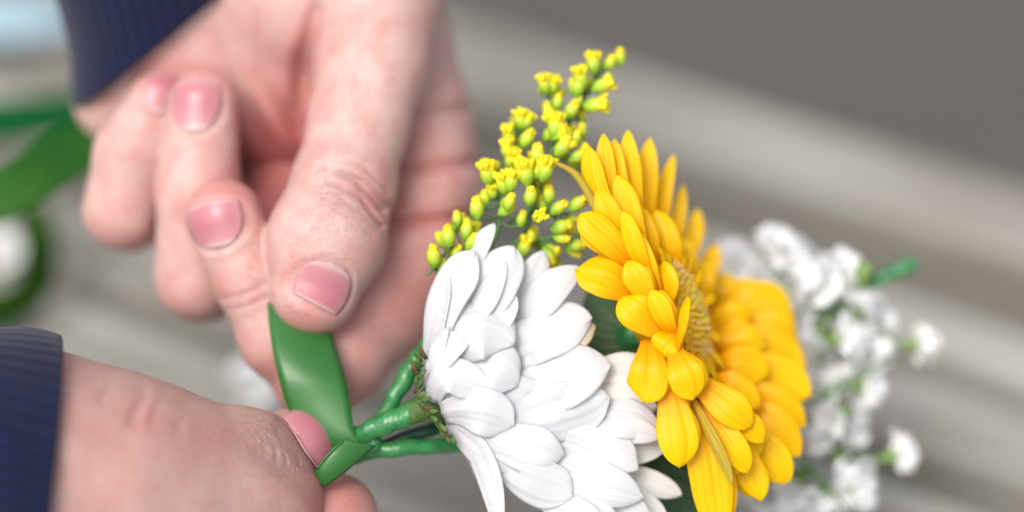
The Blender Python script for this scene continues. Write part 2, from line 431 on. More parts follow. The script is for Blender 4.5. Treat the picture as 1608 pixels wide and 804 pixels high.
        for ax in range(3):
            o = [0, 0, 0]; o[ax] = 1; b1, b2 = [x for x in range(3) if x != ax]
            A = S[:S.shape[0] - o[0], :S.shape[1] - o[1], :S.shape[2] - o[2]]; B = S[o[0]:, o[1]:, o[2]:]
            e = np.argwhere(A != B); e = e[(e[:, b1] > 0) & (e[:, b2] > 0)]
            e = e[(e[:, 0] < ac.shape[0]) & (e[:, 1] < ac.shape[1]) & (e[:, 2] < ac.shape[2])]
            def cell(d1, d2):
                q = e.copy(); q[:, b1] -= d1; q[:, b2] -= d2; return vid[q[:, 0], q[:, 1], q[:, 2]]
            Q = np.stack([cell(1, 1), cell(0, 1), cell(0, 0), cell(1, 0)], 1)
            flip = A[e[:, 0], e[:, 1], e[:, 2]]
            if ax == 1: flip = ~flip
            Q[~flip] = Q[~flip][:, ::-1]; F.append(Q)
        F = np.vstack(F); F = F[(F >= 0).all(1)]
        for _ in range(2):                                    # settle the vertices on the surface
            e = h * 0.5; d = s.sdf(V)
            G = np.stack([s.sdf(V + np.eye(3)[i] * e) - s.sdf(V - np.eye(3)[i] * e) for i in range(3)], 1) / (2 * e)
            V = V - np.clip(d, -h, h)[:, None] * G / ((G * G).sum(1)[:, None] + 1e-6)
        red = np.zeros(len(V)); wr = np.zeros(len(V))
        for px, py, z, r, a in s.reds: red += a * np.exp(-((V - L(px, py, z)) ** 2).sum(1) / r ** 2)
        for px, py, z, r, a in s.wr: wr += a * np.exp(-((V - L(px, py, z)) ** 2).sum(1) / r ** 2)
        return V, F, dict(red=np.clip(red, 0, 1), wrinkle=np.clip(wr, 0, 1))
    def nail_parts(s, parent):
        for nl in s.nails:
            nu, nv = 15, 15; V = []; tt = []; uu = []
            for j in range(nv):
                v = j / (nv - 1); y = -1 + 2 * v
                yb = max(0.0, (0.35 - y) / 1.35) * 0.985; hw = (1 - yb ** 2.1) ** (1 / 2.0) * (1 - 0.05 * max(0, y))
                for i in range(nu):
                    u = -1 + 2 * i / (nu - 1)
                    yy = y if y < 0 else y * (1 - 0.16 * u * u * y)
                    Rn = nl['w'] * 0.60; ph_ = u * hw * nl['w'] * 0.485 / Rn
                    V.append(nl['c'] + nl['s'] * math.sin(ph_) * Rn + nl['n'] * (math.cos(ph_) - 1) * Rn + nl['a'] * yy * nl['l'] * 0.485); tt.append(v); uu.append(u * hw)
            P = np.array(V)
            for _ in range(12):
                d = s.base_sdf(P); e = 0.04
                G = np.stack([s.base_sdf(P + np.eye(3)[i] * e) - s.base_sdf(P - np.eye(3)[i] * e) for i in range(3)], 1); G /= np.linalg.norm(G, axis=1)[:, None] + 1e-9
                P = P - G * (np.clip(d, -.15, .15) * 0.6)[:, None]
            P = P + G * 0.004
            part("fingernail", P, grid_faces(nu, nv), NAIL, parent, attrs=dict(t=tt, u=uu), solid=0.014)

def skin_object(H, parent, lo, hi, h, m, name="skin"):
    V, F, A = H.mesh(lo, hi, h)
    return part(name, V, F, m, parent, attrs=A)

# ---- upper hand
A = Hand()
A.chain([(250, -160, -4.6, 150), (300, 40, -4.8, 165), (420, 120, -5.0, 140), (560, 150, -5.2, 125)], 0.6, 0.5)      # wrist, heel and palm
A.chain([(330, 110, -5.0, 120), (215, 140, -4.6, 88), (180, 158, -4.6, 60)], 0.5, 0.5)                                  # little-finger edge of the palm
A.chain([(330, -110, -4.2, 130), (450, -20, -3.7, 118), (560, 40, -3.3, 110)], 0.5, 0.55)                              # thenar mound
A.chain([(585, -170, -3.4, 120), (592, -20, -3.0, 104), (584, 90, -2.5, 88), (563, 195, -2.0, 76), (540, 290, -1.6, 78), (513, 378, -1.3, 90), (494, 456, -1.15, 70)], 0.3, 0.2)  # thumb
A.chain([(560, -80, -5.2, 110), (608, 70, -4.9, 97), (640, 190, -4.5, 99), (652, 290, -4.2, 103), (640, 380, -3.9, 102), (592, 468, -3.3, 96), (525, 556, -2.5, 82), (500, 585, -2.35, 76)], 0.3, 0.2)    # index, knuckle to bend
A.chain([(497, 575, -2.3, 74), (440, 530, -2.0, 62), (395, 440, -1.8, 56), (352, 342, -1.7, 61)], 0.25, 0.15)           # index, bend to tip
A.chain([(560, 150, -5.9, 90), (420, 330, -5.0, 75), (320, 435, -3.8, 66), (308, 432, -3.0, 66)], 0.3, 0.12)            # middle, knuckle to bend
A.chain([(307, 438, -2.9, 65), (312, 300, -2.6, 64), (318, 165, -2.6, 58)], 0.25, 0.05)                                 # middle, bend to tip
A.chain([(450, 60, -6.2, 85), (300, 240, -5.2, 70), (205, 330, -4.0, 60), (192, 330, -3.3, 60)], 0.3, 0.12)             # ring, knuckle to bend
A.chain([(190, 331, -3.2, 61), (208, 240, -3.0, 57), (250, 152, -3.0, 44)], 0.25, 0.05)                                 # ring, bend to tip
# creases: palm, thumb joint, index creases
A.crease([(500, 20, -2.6), (478, 90, -2.8), (470, 170, -3.2), (478, 235, -3.0)], 0.18, 0.26, 0.3)
A.crease([(395, 60, -3.6), (420, 130, -3.7), (470, 200, -3.5)], 0.15, 0.2, 0.3)
A.crease([(350, 60, -3.4), (390, 150, -3.6), (430, 250, -3.6)], 0.16, 0.18, 0.3)
for (a, b, c, d, e, f, w_, dp) in [(505, 268, 560, 285, 600, 330, .075, .075), (515, 285, 565, 308, 598, 355, .075, .07), (535, 270, 580, 290, 612, 325, .07, .06), (530, 310, 565, 330, 590, 362, .06, .05)]:
    A.crease([(a, b, -0.9), (c, d, -0.75), (e, f, -1.1)], w_ * .85, dp * 1.25, 0.15)
A.crease([(615, 268, -3.3), (680, 264, -3.2), (760, 254, -3.8)], 0.13, 0.15, 0.2)
A.crease([(590, 350, -3.0), (670, 347, -2.9), (760, 338, -3.6)], 0.12, 0.15, 0.2)
A.crease([(630, 182, -3.7), (680, 178, -3.6), (750, 168, -4.2)], 0.12, 0.14, 0.2)
A.lump(692, 305, -3.1, 0.5, 0.16); A.lump(682, 218, -3.5, 0.45, 0.14); A.lump(660, 410, -2.9, 0.6, .12); A.lump(590, 105, -1.9, 0.8, 0.10)
A.crease([(345, 470, -1.4), (385, 462, -1.2), (425, 440, -1.2)], 0.05, 0.035, 0.4)
A.crease([(350, 490, -1.4), (392, 480, -1.2), (428, 462, -1.2)], 0.04, 0.03, 0.4)
A.nail(510, 447, 0.2, -117, 104, 84, (0.40, 0.10, 0.9), 0.6, 0.35)
A.nail(333, 354, 0, 103, 110, 84, (-0.30, 0.10, 0.95), 1.8, 0.35)
A.nail(306, 165, 0, 92, 90, 94, (-0.12, 0.2, 0.95), 0.6, 0.35)
A.nail(254, 143, 0, 80, 66, 84, (0.50, 0.15, 0.84), 0.6, 0.3)
A.reds = [(x_, y_, zc, .32, .32) for (x_, y_, zc) in [(640, 266, -3.3), (670, 264, -3.2), (700, 262, -3.3), (730, 258, -3.6), (620, 349, -3.0), (650, 348, -2.9), (680, 346, -2.9), (710, 343, -3.1), (735, 340, -3.5)]] + [(560, 180, -4.2, 1.6, .35), (420, 300, -3.9, 1.0, .6), (440, 200, -3.8, .8, .4), (485, 60, -2.6, .5, .35), (610, 470, -2.4, .9, .4), (494, 500, -0.9, 0.75, 0.5), (350, 300, -1.4, 0.75, 0.65), (318, 120, -2.2, 0.6, 0.45), (250, 120, -2.8, 0.6, 0.5), (450, 250, -3.8, 1.5, 0.45),
          (590, 400, -3.0, 1.2, 0.45), (640, 300, -4.0, 1.3, 0.3), (510, 590, -2.0, 1.0, 0.45), (560, 320, -1.0, 0.6, 0.35), (430, 560, -1.8, .7, .3), (660, 265, -3.6, .5, .4), (660, 350, -3.2, .5, .4), (350, 440, -1.5, .5, .2), (480, 150, -2.8, .6, .3), (300, 480, -2.6, .6, .25), (185, 370, -2.9, .5, .25)]
A.crease([(500, 300, -.9), (548, 322, -.8), (585, 372, -.9)], .05, .05, .15); A.crease([(520, 250, -1), (570, 262, -.9), (608, 300, -1.2)], .05, .05, .15)
A.wr = [(555, 310, -0.8, 0.8, 1.0), (400, 450, -1.3, .5, .6)]
A.reds += [(530, 300, -.8, .25, .3), (570, 320, -.8, .25, .35), (595, 350, -1.0, .25, .35), (450, 90, -3.3, .6, .3), (540, 60, -2.2, .6, .25)]
hand = thing("hand", "upper hand under the navy cuff, thumb over curled fingers pinching the green ribbon", "hand", L(300, 0, -5))
up_skin = skin_object(A, hand, (-10.5, -3.4, -8.6), (-0.2, 6.6, 0.3), 0.055, SKIN)
A.nail_parts(hand)

# ---- lower hand
B = Hand()
B.chain([(-160, 740, 0.6, 200), (40, 760, 0.6, 205), (190, 786, 0.4, 192), (290, 790, 0.1, 158), (370, 780, -0.1, 120), (385, 748, -0.3, 92), (428, 786, -0.1, 72)], 0.5, 0.3)  # wrist, back of hand, folded finger
B.chain([(300, 760, -0.9, 100), (400, 735, -1.0, 74), (462, 703, -0.75, 64)], 0.3, 0.04)                    # thumb behind
B.chain([(380, 900, -1.4, 100), (470, 850, -1.1, 82), (524, 812, -0.9, 70)], 0.3, 0.04)                    # finger below the ribbon
B.crease([(425, 668, 0.6), (448, 700, 0.7), (452, 760, 0.6)], 0.04, 0.035, 0.4)
B.crease([(412, 662, 0.7), (434, 705, 0.8), (436, 770, 0.8)], 0.035, 0.03, 0.4)
B.crease([(440, 664, 0.4), (468, 710, 0.4), (472, 765, 0.4)], 0.03, 0.025, 0.4)
B.crease([(398, 655, 0.7), (415, 690, 0.9), (418, 740, 0.9)], 0.04, 0.02, 0.4)
B.crease([(212, 590, 2.0), (218, 625, 2.3), (205, 660, 2.4)], 0.1, 0.11, 0.15)
for x_, y_ in [(165, 570), (245, 600), (285, 612), (330, 625)]: B.crease([(x_, y_ - 15, 1.4), (x_ + 5, y_ + 20, 2.0), (x_ - 8, y_ + 60, 2.2)], 0.08, 0.05, 0.15)
B.lump(120, 700, 2.8, .5, .06); B.lump(260, 700, 2.1, .6, .07); B.lump(190, 760, 2.6, .5, .05)
B.lump(200, 600, 1.9, 0.35, 0.05); B.lump(255, 620, 1.7, 0.5, 0.05); B.lump(160, 640, 2.4, 1.0, 0.06)
B.nail(491, 688, 0.3, 38, 132, 112, (0.12, 0.22, 0.97), 0.0, 0.15)
B.reds = [(462, 690, -.2, .45, .7), (230, 660, 2.0, .5, .35), (330, 680, 1.5, .5, .35), (180, 770, 2.5, .6, .3), (400, 690, .8, .5, .3), (120, 640, 2.3, .5, .25), (540, 770, -0.3, 1.0, 0.75), (300, 700, 1.3, 1.0, 0.3), (450, 790, 0.4, 0.8, 0.4), (150, 720, 2.5, 1.2, 0.2), (440, 655, -0.4, .5, .3), (500, 804, 0, .8, .5)]
B.wr = [(440, 715, 0.6, 0.7, 1.0), (400, 700, .9, .6, .5)]
hand2 = thing("hand", "lower hand at bottom left, back of the hand to the viewer, holding the wrapped stems", "hand", L(100, 804, -1))
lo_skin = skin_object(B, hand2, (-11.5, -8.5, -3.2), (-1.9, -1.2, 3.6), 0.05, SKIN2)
B.nail_parts(hand2)

# ---- knitted sleeve cuffs
def cuff(parent, rings, nrib, thick=0.22, name="sleeve_cuff"):
    """rings: (centre, e1, e2) ellipses along the sleeve, first = opening; ribs run along the sleeve."""
    nseg = nrib * 6; rows = 26; prof = []
    Cn = spline([r[0] for r in rings], rows); E1 = spline([r[1] for r in rings], rows); E2 = spline([r[2] for r in rings], rows)
    V = []; rib = []
    seq = [(0.90, 3), (0.90, 1), (0.93, 0), (0.97, 0)] + [(1.0, j) for j in range(rows)]
    for q, (s_, j) in enumerate(seq):
        for i in range(nseg):
            th = 2 * math.pi * i / nseg; rb = 0.5 + 0.5 * math.cos(th * nrib)
            k = s_ * (1 + (0.007 * (rb - 0.5) if q > 2 else 0)) * (1 + 0.012 * math.sin(3 * th + j * 0.5))
            if s_ == 1.0 and j == 0: k *= 0.995
            sh = Cn[0] + (Cn[1] - Cn[0]) * (0.25 if (s_ == .97) else 0.0)
            c = Cn[j] if s_ == 1.0 and j > 0 else (Cn[0] + (Cn[1] - Cn[0]) * {3: 1.6, 1: .5, 0: .05}[j] if s_ < 0.95 else Cn[0] if s_ == .97 else Cn[0] + (Cn[1] - Cn[0]) * .3)
            V.append(c + k * (math.cos(th) * E1[j] + math.sin(th) * E2[j])); rib.append(rb)
    part(name, V, grid_faces(nseg, len(seq), True), KNIT, parent, attrs=dict(rib=rib))
z = np.array
cuff(hand, [(L(297, 16, -4.6), z([-2.25, -1.95, 0.0]), z([0.30, -0.40, 2.45])),
            (L(280, -70, -4.4), z([-2.2, -1.75, 0.0]), z([0.28, -0.38, 2.6])),
            (L(255, -250, -4.2), z([-2.5, -1.4, 0.0]), z([0.2, -0.4, 2.8])),
            (L(250, -420, -4.0), z([-2.6, -1.2, 0.0]), z([0.0, -0.3, 2.9]))], 56)
cuff(hand2, [(L(72, 768, 0.6), z([0.30, 2.74, 0.0]), z([0.55, -.1, 2.75])),
             (L(0, 752, 0.7), z([0.05, 2.72, 0.0]), z([0.4, 0, 2.85])),
             (L(-150, 760, 0.8), z([0.0, 2.7, 0.0]), z([0.2, 0, 2.6])),
             (L(-300, 770, 0.8), z([0.0, 2.8, 0.0]), z([0.0, 0, 2.7]))], 56)

# ------------------------------------------------------------------ petals
def petal_vf(P3, width, nhint=(0, 0, 1), cup=0.22, tipround=0.3, basew=0.5, wid_at=0.58, ridges=1.0, nu=21, nv=21, notch=0.0, wave=0.05, twist=0.0, seed=0, cupk=0.24):
    rg = np.random.default_rng(seed + 11)
    p0, p1, p2 = [np.asarray(p, float) for p in P3]; V = []; tt = []; uu = []
    ph = rg.random(4) * 6.28; n0 = nrm(nhint)
    asym = rg.uniform(-0.08, 0.08)
    for j in range(nv):
        t = j / (nv - 1); t_ = 1 - (1 - t) ** 1.25
        lt = lambda x: p0 * (2 * (x - .5) * (x - 1)) + p1 * (-4 * x * (x - 1)) + p2 * (2 * x * (x - .5))
        c = lt(t_); T = nrm(lt(min(1, t_ + .02)) - lt(max(0, t_ - .02)))
        sv = nrm(np.cross(T, n0)); nn = np.cross(sv, T)
        if twist:
            a = twist * t; sv, nn = sv * math.cos(a) + nn * math.sin(a), nn * math.cos(a) - sv * math.sin(a)
        if t_ < wid_at: q = t_ / wid_at; w_ = basew + (1 - basew) * (q * q * (3 - 2 * q)) ** 0.8
        else: q = (t_ - wid_at) / (1 - wid_at); w_ = max(1e-3, 1 - q ** (2.0 + tipround)) ** (0.70)
        hw = width * 0.5 * w_
        for i in range(nu):
            u = -1 + 2 * i / (nu - 1)
            d = -cup * cupk * width * (u * u) * (0.35 + 0.65 * w_)
            d += ridges * width * (0.014 * math.cos(u * 6.5 + ph[0]) + 0.007 * math.cos(u * 17 + ph[3])) * min(1, 3 * (1 - t_) + .1) * (1 - u * u)
            d += wave * width * math.sin(t_ * 5 + ph[1] + u * 1.5) * abs(u)
            d += 0.03 * width * math.sin(t_ * 9 + ph[2]) 
            sl = -notch * width * math.exp(-(u / 0.16) ** 2) * (t_ ** 8) - 0.02 * width * math.cos(u * 9 + ph[3]) * t_ ** 6
            V.append(c + sv * (u + asym * math.sin(t_ * 4)) * hw * (1 + 0.03 * math.sin(t_ * 11 + ph[2] + u)) + nn * d + T * sl); tt.append(t_); uu.append(u)
    return np.array(V), grid_faces(nu, nv), dict(t=tt, u=uu)
PS = [0]
def petal(parent, b, m_, t, wpx, zs, m=WHITE, nh=(0, 0, 1), label=None, name="petal", **k):
    if np.isscalar(zs): zs = (zs - 0.30, zs, zs - 0.10)
    PS[0] += 1
    V, F, at = petal_vf([L(*b, zs[0]), L(*m_, zs[1]), L(*t, zs[2])], Rp(wpx, zs[1]), nh, seed=PS[0], **k)
    o = part(name, V, F, m, parent, attrs=at, solid=0.018)
    if label: o['label'] = label
    return o

# ------------------------------------------------------------------ white chrysanthemum
wf = thing("white_chrysanthemum", "white many petalled chrysanthemum facing right, its green calyx on the wrapped stem", "flower", L(685, 635, -0.8))
WP = [ # base, mid, tip, width, z, normal hint, extra
 ((715, 470), (748, 398), (776, 350), 30, -0.35, (-.5, .1, 1), dict(tipround=0, basew=.7)),
 ((672, 590), (702, 468), (746, 396), 66, 0.10, (-.45, .2, 1), dict(cup=.28)),
 ((676, 600), (690, 500), (704, 430), 34, 0.0, (-.9, .2, .6), {}),
 ((700, 560), (764, 462), (806, 386), 78, -0.12, (-.15, .35, 1), dict(cup=.26)),
 ((712, 545), (757, 475), (794, 412), 40, 0.10, (-.3, .3, 1), dict(tipround=0)),
 ((740, 560), (785, 500), (795, 455), 44, 0.02, (-.3, .3, 1), dict(tipround=0)),
 ((780, 540), (826, 455), (855, 394), 46, -0.75, (.1, .3, 1), dict(tipround=0)),
 ((770, 555), (848, 470), (910, 418), 58, -0.50, (-.1, .35, 1), dict(tipround=-.2, wid_at=.5)),
 ((800, 575), (875, 535), (934, 512), 60, -0.45, (0, .3, 1), dict(m=BEIGE)),
 ((770, 590), (850, 525), (928, 500), 84, -0.25, (0, .3, 1), dict(cup=.25)),
 ((750, 640), (835, 580), (905, 530), 120, -0.55, (0, .2, 1), dict(m=CREAM)),
 ((740, 650), (800, 575), (850, 500), 90, -0.45, (-.1, .2, 1), dict(m=CREAM)),
 ((680, 590), (742, 520), (806, 540), 96, 0.42, (-.1, .4, 1), dict(cup=.34, tipround=1.2)),
 ((676, 615), (692, 560), (738, 524), 46, 0.52, (-.5, .2, 1), dict(tipround=1)),
 ((672, 600), (682, 550), (704, 510), 34, 0.30, (-.8, .2, .8), {}),
 ((685, 625), (750, 580), (812, 604), 96, 0.50, (-.1, .2, 1), dict(cup=.3, tipround=1.2)),
 ((678, 632), (706, 592), (770, 622), 58, 0.66, (-.2, .2, 1), dict(tipround=1)),
 ((694, 650), (752, 648), (806, 668), 74, 0.70, (-.1, -.1, 1), dict(cup=.3, tipround=1)),
 ((790, 650), (868, 598), (958, 572), 92, 0.25, (.1, .35, 1), dict(cup=.26, tipround=.8)),
 ((780, 665), (870, 650), (956, 622), 92, 0.38, (.1, 0, 1), dict(cup=.28, tipround=.8)),
 ((880, 620), (965, 600), (1042, 610), 92, -0.45, (.1, .2, 1), dict(m=CREAM)),
 ((870, 640), (950, 625), (1030, 640), 74, -0.25, (.1, .2, 1), dict(m=CREAM)),
 ((880, 680), (965, 655), (1037, 684), 62, 0.0, (.1, .3, 1), dict(cup=.3)),
 ((900, 690), (975, 676), (1035, 688), 40, 0.08, (.1, -.2, 1), {}),
 ((820, 660), (920, 690), (1000, 736), 78, 0.28, (.1, 0, 1), dict(cup=.28)),
 ((740, 680), (820, 704), (884, 716), 74, 0.58, (0, -.1, 1), dict(cup=.3)),
 ((770, 720), (840, 755), (900, 778), 76, 0.48, (0, -.2, 1), dict(cup=.32)),
 ((820, 700), (920, 750), (1010, 782), 66, 0.36, (0, -.1, 1), dict(cup=.3)),
 ((800, 740), (890, 790), (975, 830), 64, 0.25, (0, -.2, 1), {}),
 ((840, 770), (900, 805), (950, 850), 56, 0.4, (0, -.2, 1), {}),
 ((880, 760), (960, 790), (1020, 812), 50, -0.1, (0, -.2, 1), {}),
 ((700, 668), (756, 722), (784, 846), 46, 0.30, (-.45, -.3, 1), dict(tipround=0, cup=.2, wid_at=.5)),
 ((704, 672), (748, 712), (800, 740), 40, 0.2, (-.2, -.4, 1), {}),
 ((720, 680), (770, 700), (820, 745), 60, 0.35, (-.1, -.3, 1), {}),
 ((900, 720), (985, 700), (1048, 704), 56, -0.9, (0, .1, 1), dict(m=CREAM)),
 ((930, 730), (1005, 752), (1070, 778), 40, -1.1, (0, 0, 1), dict(m=CREAM)),
 ((930, 770), (990, 790), (1046, 815), 52, -0.9, (0, 0, 1), dict(m=CREAM)),
 ((690, 640), (740, 610), (800, 570), 110, 0.1, (-.2, 0, 1), {}),
 ((720, 660), (800, 650), (880, 640), 110, 0.1, (0, 0, 1), {}),
 ((720, 670), (800, 700), (870, 750), 100, 0.05, (0, 0, 1), {}),
]
for b, m_, t, wd, zz, nh, ex in WP: petal(wf, b, m_, t, wd * 1.05, zz * .5, nh=nh, **ex)
# the far side of the flower head: rings of petals around the flower's own axis
axis = nrm([0.93, -0.22, -0.30]); e1 = nrm(np.cross(axis, [0, 0, 1])); e2 = np.cross(axis, e1)
cen = L(735, 622, -1.35)
for ring, (n_, r0, op, ln) in enumerate([(16, .25, .62, 2.1), (13, .2, .42, 2.3), (9, .12, .22, 2.3)]):
    for i in range(n_):
        th = 2 * math.pi * (i + .5 * ring) / n_; rad = math.cos(th) * e1 + math.sin(th) * e2
        if rad[2] > 0.25: continue
        d = axis * (1 - op) * ln + rad * op * ln
        p0 = cen + rad * r0; p2 = p0 + d * RNG.uniform(.85, 1.0); p1 = (p0 + p2) / 2 + rad * .25
        PS[0] += 1
        V, F, at = petal_vf([p0, p1, p2], .72, rad, cup=.25, seed=PS[0])
        part("petal", V, F, WHITE, wf, attrs=at, solid=.028)
# calyx bracts
cal = []
for i in range(24):
    f = i / 23; rr = (i * 0.618) % 1
    path = spline([L(672, 560, .1), L(664, 600, .25), L(676, 640, .35), L(694, 662, .35), L(716, 686, .2)], 60)
    p = path[int(f * 59)] + np.array([-.05 - .12 * rr, 0, -.1 - .35 * rr + .15])
    d = nrm([0.45 - .9 * (f < .2), .9 - 1.6 * f, .25]) + RNG.normal(0, .12, 3)
    V, F, at = petal_vf([p - d * .04, p + d * .09 + z([-.02, 0, .03]), p + d * .18], .085, (-.6, -.1, 1), cup=.3, tipround=-.5, basew=.8, nu=5, nv=7, seed=i)
    part("bract", V, F, SEPAL if i % 4 else SEPAL_EDGE, wf, attrs=at, solid=.03)
V, F = tube_vf([L(640, 652, -.35), L(664, 640, -.35), L(690, 630, -.5), L(720, 625, -.8)], [.19, .25, .40, .50], 20, 10)
part("calyx", V, F, SEPAL, wf)
wrap = lambda f, k=26: (lambda t, th: 1 + 0.10 * math.sin(t * k + th * 1.0) ** 3 + 0.04 * math.sin(t * k * .47 + th * 2 + 1) + 0.02 * math.sin(th * 5 + t * 9))
tube("wrapped_stem", [L(480, 740, -1.1), L(544, 697, -.7), L(600, 668, -.4), L(668, 640, -.4)], [.17, .19, .20, .24], TAPE, wf, nseg=24, n=70, mod=wrap(1, 40))

# ------------------------------------------------------------------ yellow gerbera
gf = thing("yellow_gerbera", "large golden yellow gerbera daisy in front of the white sprigs", "flower", L(1000, 560, -1.4))
GP = [
 ((985, 390), (938, 300), (925, 230), 36, 0.0, (-.5, .1, 1), {}),
 ((985, 380), (956, 285), (948, 210), 27, -0.2, (-.3, .1, 1), {}),
 ((1000, 380), (975, 290), (964, 218), 25, -0.35, (-.5, .1, 1), {}),
 ((1008, 380), (992, 285), (986, 204), 29, -0.55, (-.3, .1, 1), {}),
 ((1018, 400), (1015, 300), (1021, 217), 31, -0.9, (-.2, .1, 1), {}),
 ((1030, 420), (1038, 330), (1058, 243), 25, -1.25, (-.4, .1, 1), dict(tipround=0)),
 ((1052, 430), (1062, 360), (1073, 290), 22, -1.6, (-.3, .1, 1), dict(tipround=0)),
 ((1066, 450), (1084, 390), (1096, 328), 28, -1.9, (-.2, .1, 1), {}),
 ((1085, 480), (1108, 430), (1124, 384), 32, -2.2, (-.1, .1, 1), {}),
 ((1098, 500), (1125, 460), (1144, 428), 34, -2.4, (-.1, .1, 1), {}),
 ((1000, 420), (962, 350), (940, 296), 36, 0.12, (-.4, .1, 1), {}),
 ((1015, 420), (990, 345), (970, 276), 38, -0.02, (-.3, .1, 1), {}),
 ((1000, 425), (950, 372), (911, 337), 44, 0.30, (-.3, .5, 1), dict(notch=.15, tipround=1)),
 ((1020, 455), (998, 390), (977, 332), 30, 0.34, (-.5, .1, 1), {}),
 ((1040, 470), (1018, 415), (1000, 362), 24, 0.24, (-.6, .1, 1), {}),
 ((1010, 470), (955, 438), (905, 423), 58, 0.38, (-.1, .5, 1), dict(tipround=1.2, wid_at=.6)),
 ((1030, 490), (1006, 448), (984, 410), 38, 0.48, (-.4, .2, 1), {}),
 ((1050, 525), (1008, 497), (977, 466), 52, 0.46, (-.2, .4, 1), dict(tipround=.8)),
 ((1058, 530), (1040, 495), (1023, 456), 34, 0.56, (-.5, .1, 1), {}),
 ((1058, 560), (1070, 510), (1079, 466), 24, 0.70, (-1, .0, .6), dict(cup=.3)),
 ((1040, 490), (1050, 450), (1040, 410), 28, 0.05, (-.6, .1, 1), {}),
 ((1068, 515), (1048, 538), (1034, 558), 44, 0.50, (-.2, .1, 1), {}),
 ((1020, 532), (1019, 588), (1010, 630), 58, 0.66, (-.1, .1, 1), dict(tipround=.6)),
 ((1056, 545), (1075, 585), (1088, 628), 50, 0.74, (0, .1, 1), dict(tipround=1)),
 ((1044, 590), (1062, 668), (1068, 734), 56, 0.52, (0, .1, 1), dict(notch=.16, tipround=.6)),
 ((1078, 610), (1108, 715), (1132, 850), 62, 0.05, (-.1, .1, 1), {}),
 ((1085, 625), (1122, 695), (1149, 760), 22, 0.42, (-.8, .1, .7), dict(m=OLIVE, tipround=0)),
 ((1080, 590), (1138, 632), (1180, 672), 50, 0.30, (0, .2, 1), {}),
 ((1095, 625), (1145, 690), (1174, 744), 38, 0.25, (0, 0, 1), {}),
 ((1105, 620), (1165, 660), (1200, 694), 38, 0.02, (0, 0, 1), {}),
 ((1120, 660), (1170, 725), (1193, 786), 44, -0.35, (0, 0, 1), {}),
 ((1130, 650), (1195, 705), (1238, 758), 46, -0.7, (0, 0, 1), {}),
 ((1130, 625), (1205, 665), (1256, 716), 48, -1.0, (0, 0, 1), {}),
 ((1120, 600), (1200, 630), (1266, 668), 48, -1.3, (0, 0, 1), {}),
 ((1120, 580), (1200, 598), (1268, 624), 74, -1.5, (0, 0, 1), {}),
 ((1115, 560), (1195, 565), (1262, 582), 92, -1.8, (.1, .1, 1), {}),
 ((1110, 545), (1190, 530), (1253, 535), 100, -2.0, (.1, .1, 1), {}),
 ((1105, 530), (1175, 500), (1240, 500), 90, -2.2, (.1, .1, 1), dict(tipround=1)),
 ((1100, 520), (1155, 485), (1212, 474), 70, -2.35, (.1, .1, 1), {}),
 ((1095, 510), (1130, 475), (1170, 464), 44, -2.5, (.1, .1, 1), {}),
 # inner short petals and fill
 ((1040, 460), (1045, 400), (1040, 350), 40, -1.0, (-.2, .1, 1), {}),
 ((1055, 480), (1068, 425), (1075, 375), 42, -1.4, (-.1, .1, 1), {}),
 ((1070, 500), (1095, 450), (1108, 410), 42, -1.8, (-.1, .1, 1), {}),
 ((1060, 430), (1050, 380), (1030, 330), 34, -.7, (-.1, .1, 1), {}),
 ((1110, 600), (1150, 610), (1190, 640), 46, -0.7, (0, 0, 1), {}),
 ((1115, 580), (1160, 575), (1205, 590), 50, -1.2, (0, 0, 1), {}),
 ((1110, 560), (1155, 540), (1200, 540), 54, -1.5, (.1, 0, 1), {}),
 ((1100, 535), (1140, 505), (1180, 500), 50, -1.8, (.1, 0, 1), {}),
 ((1100, 640), (1150, 670), (1190, 720), 60, -.4, (0, 0, 1), {}),
 ((1085, 600), (1110, 640), (1130, 700), 50, -.1, (0, 0, 1), {}),
 ((1030, 440), (1010, 380), (1000, 320), 44, -.5, (-.2, .1, 1), {}),
 ((1045, 540), (1060, 600), (1075, 650), 44, 0.2, (0, 0, 1), {}),
]
for b, m_, t, wd, zz, nh, ex in GP:
    ex = dict(ex)
    if zz < -.6: zz = zz * 1.45 + .2; ex.setdefault('cupk', .10 if t[0] > 1150 else .2)
    if t[0] > 1200: wd *= 1.15
    ex.setdefault('ridges', 1.3); ex.setdefault('m', YELLOW); ex.setdefault('basew', .45)
    petal(gf, b, m_, t, wd * 1.14, zz, nh=nh, **ex)
    if ex['m'] is YELLOW and wd > 24 and not (t[1] < 450 and zz < -.5):                        # a second, slightly shorter petal tucked behind each one
        vx, vy = t[0] - b[0], t[1] - b[1]; ln = math.hypot(vx, vy); sx, sy = -vy / ln, vx / ln
        o_ = (7 + wd * .12) * (1 if PS[0] % 2 else -1); q = RNG.uniform(.84, .95)
        t2 = (b[0] + vx * q + sx * o_, b[1] + vy * q + sy * o_); m2 = (m_[0] + sx * o_ * .6, m_[1] + sy * o_ * .6)
        ex2 = dict(ex); ex2.pop('notch', None)
        petal(gf, b, m2, t2, wd * .95, zz - .22, nh=nh, **ex2)
# curled thread-like petal
tube("petal", [L(950, 365, .05), L(932, 320, .0), L(905, 275, -.05), L(870, 254, -.1)], [.05, .085, .07, .03], OLIVE, gf, nseg=10, n=24)
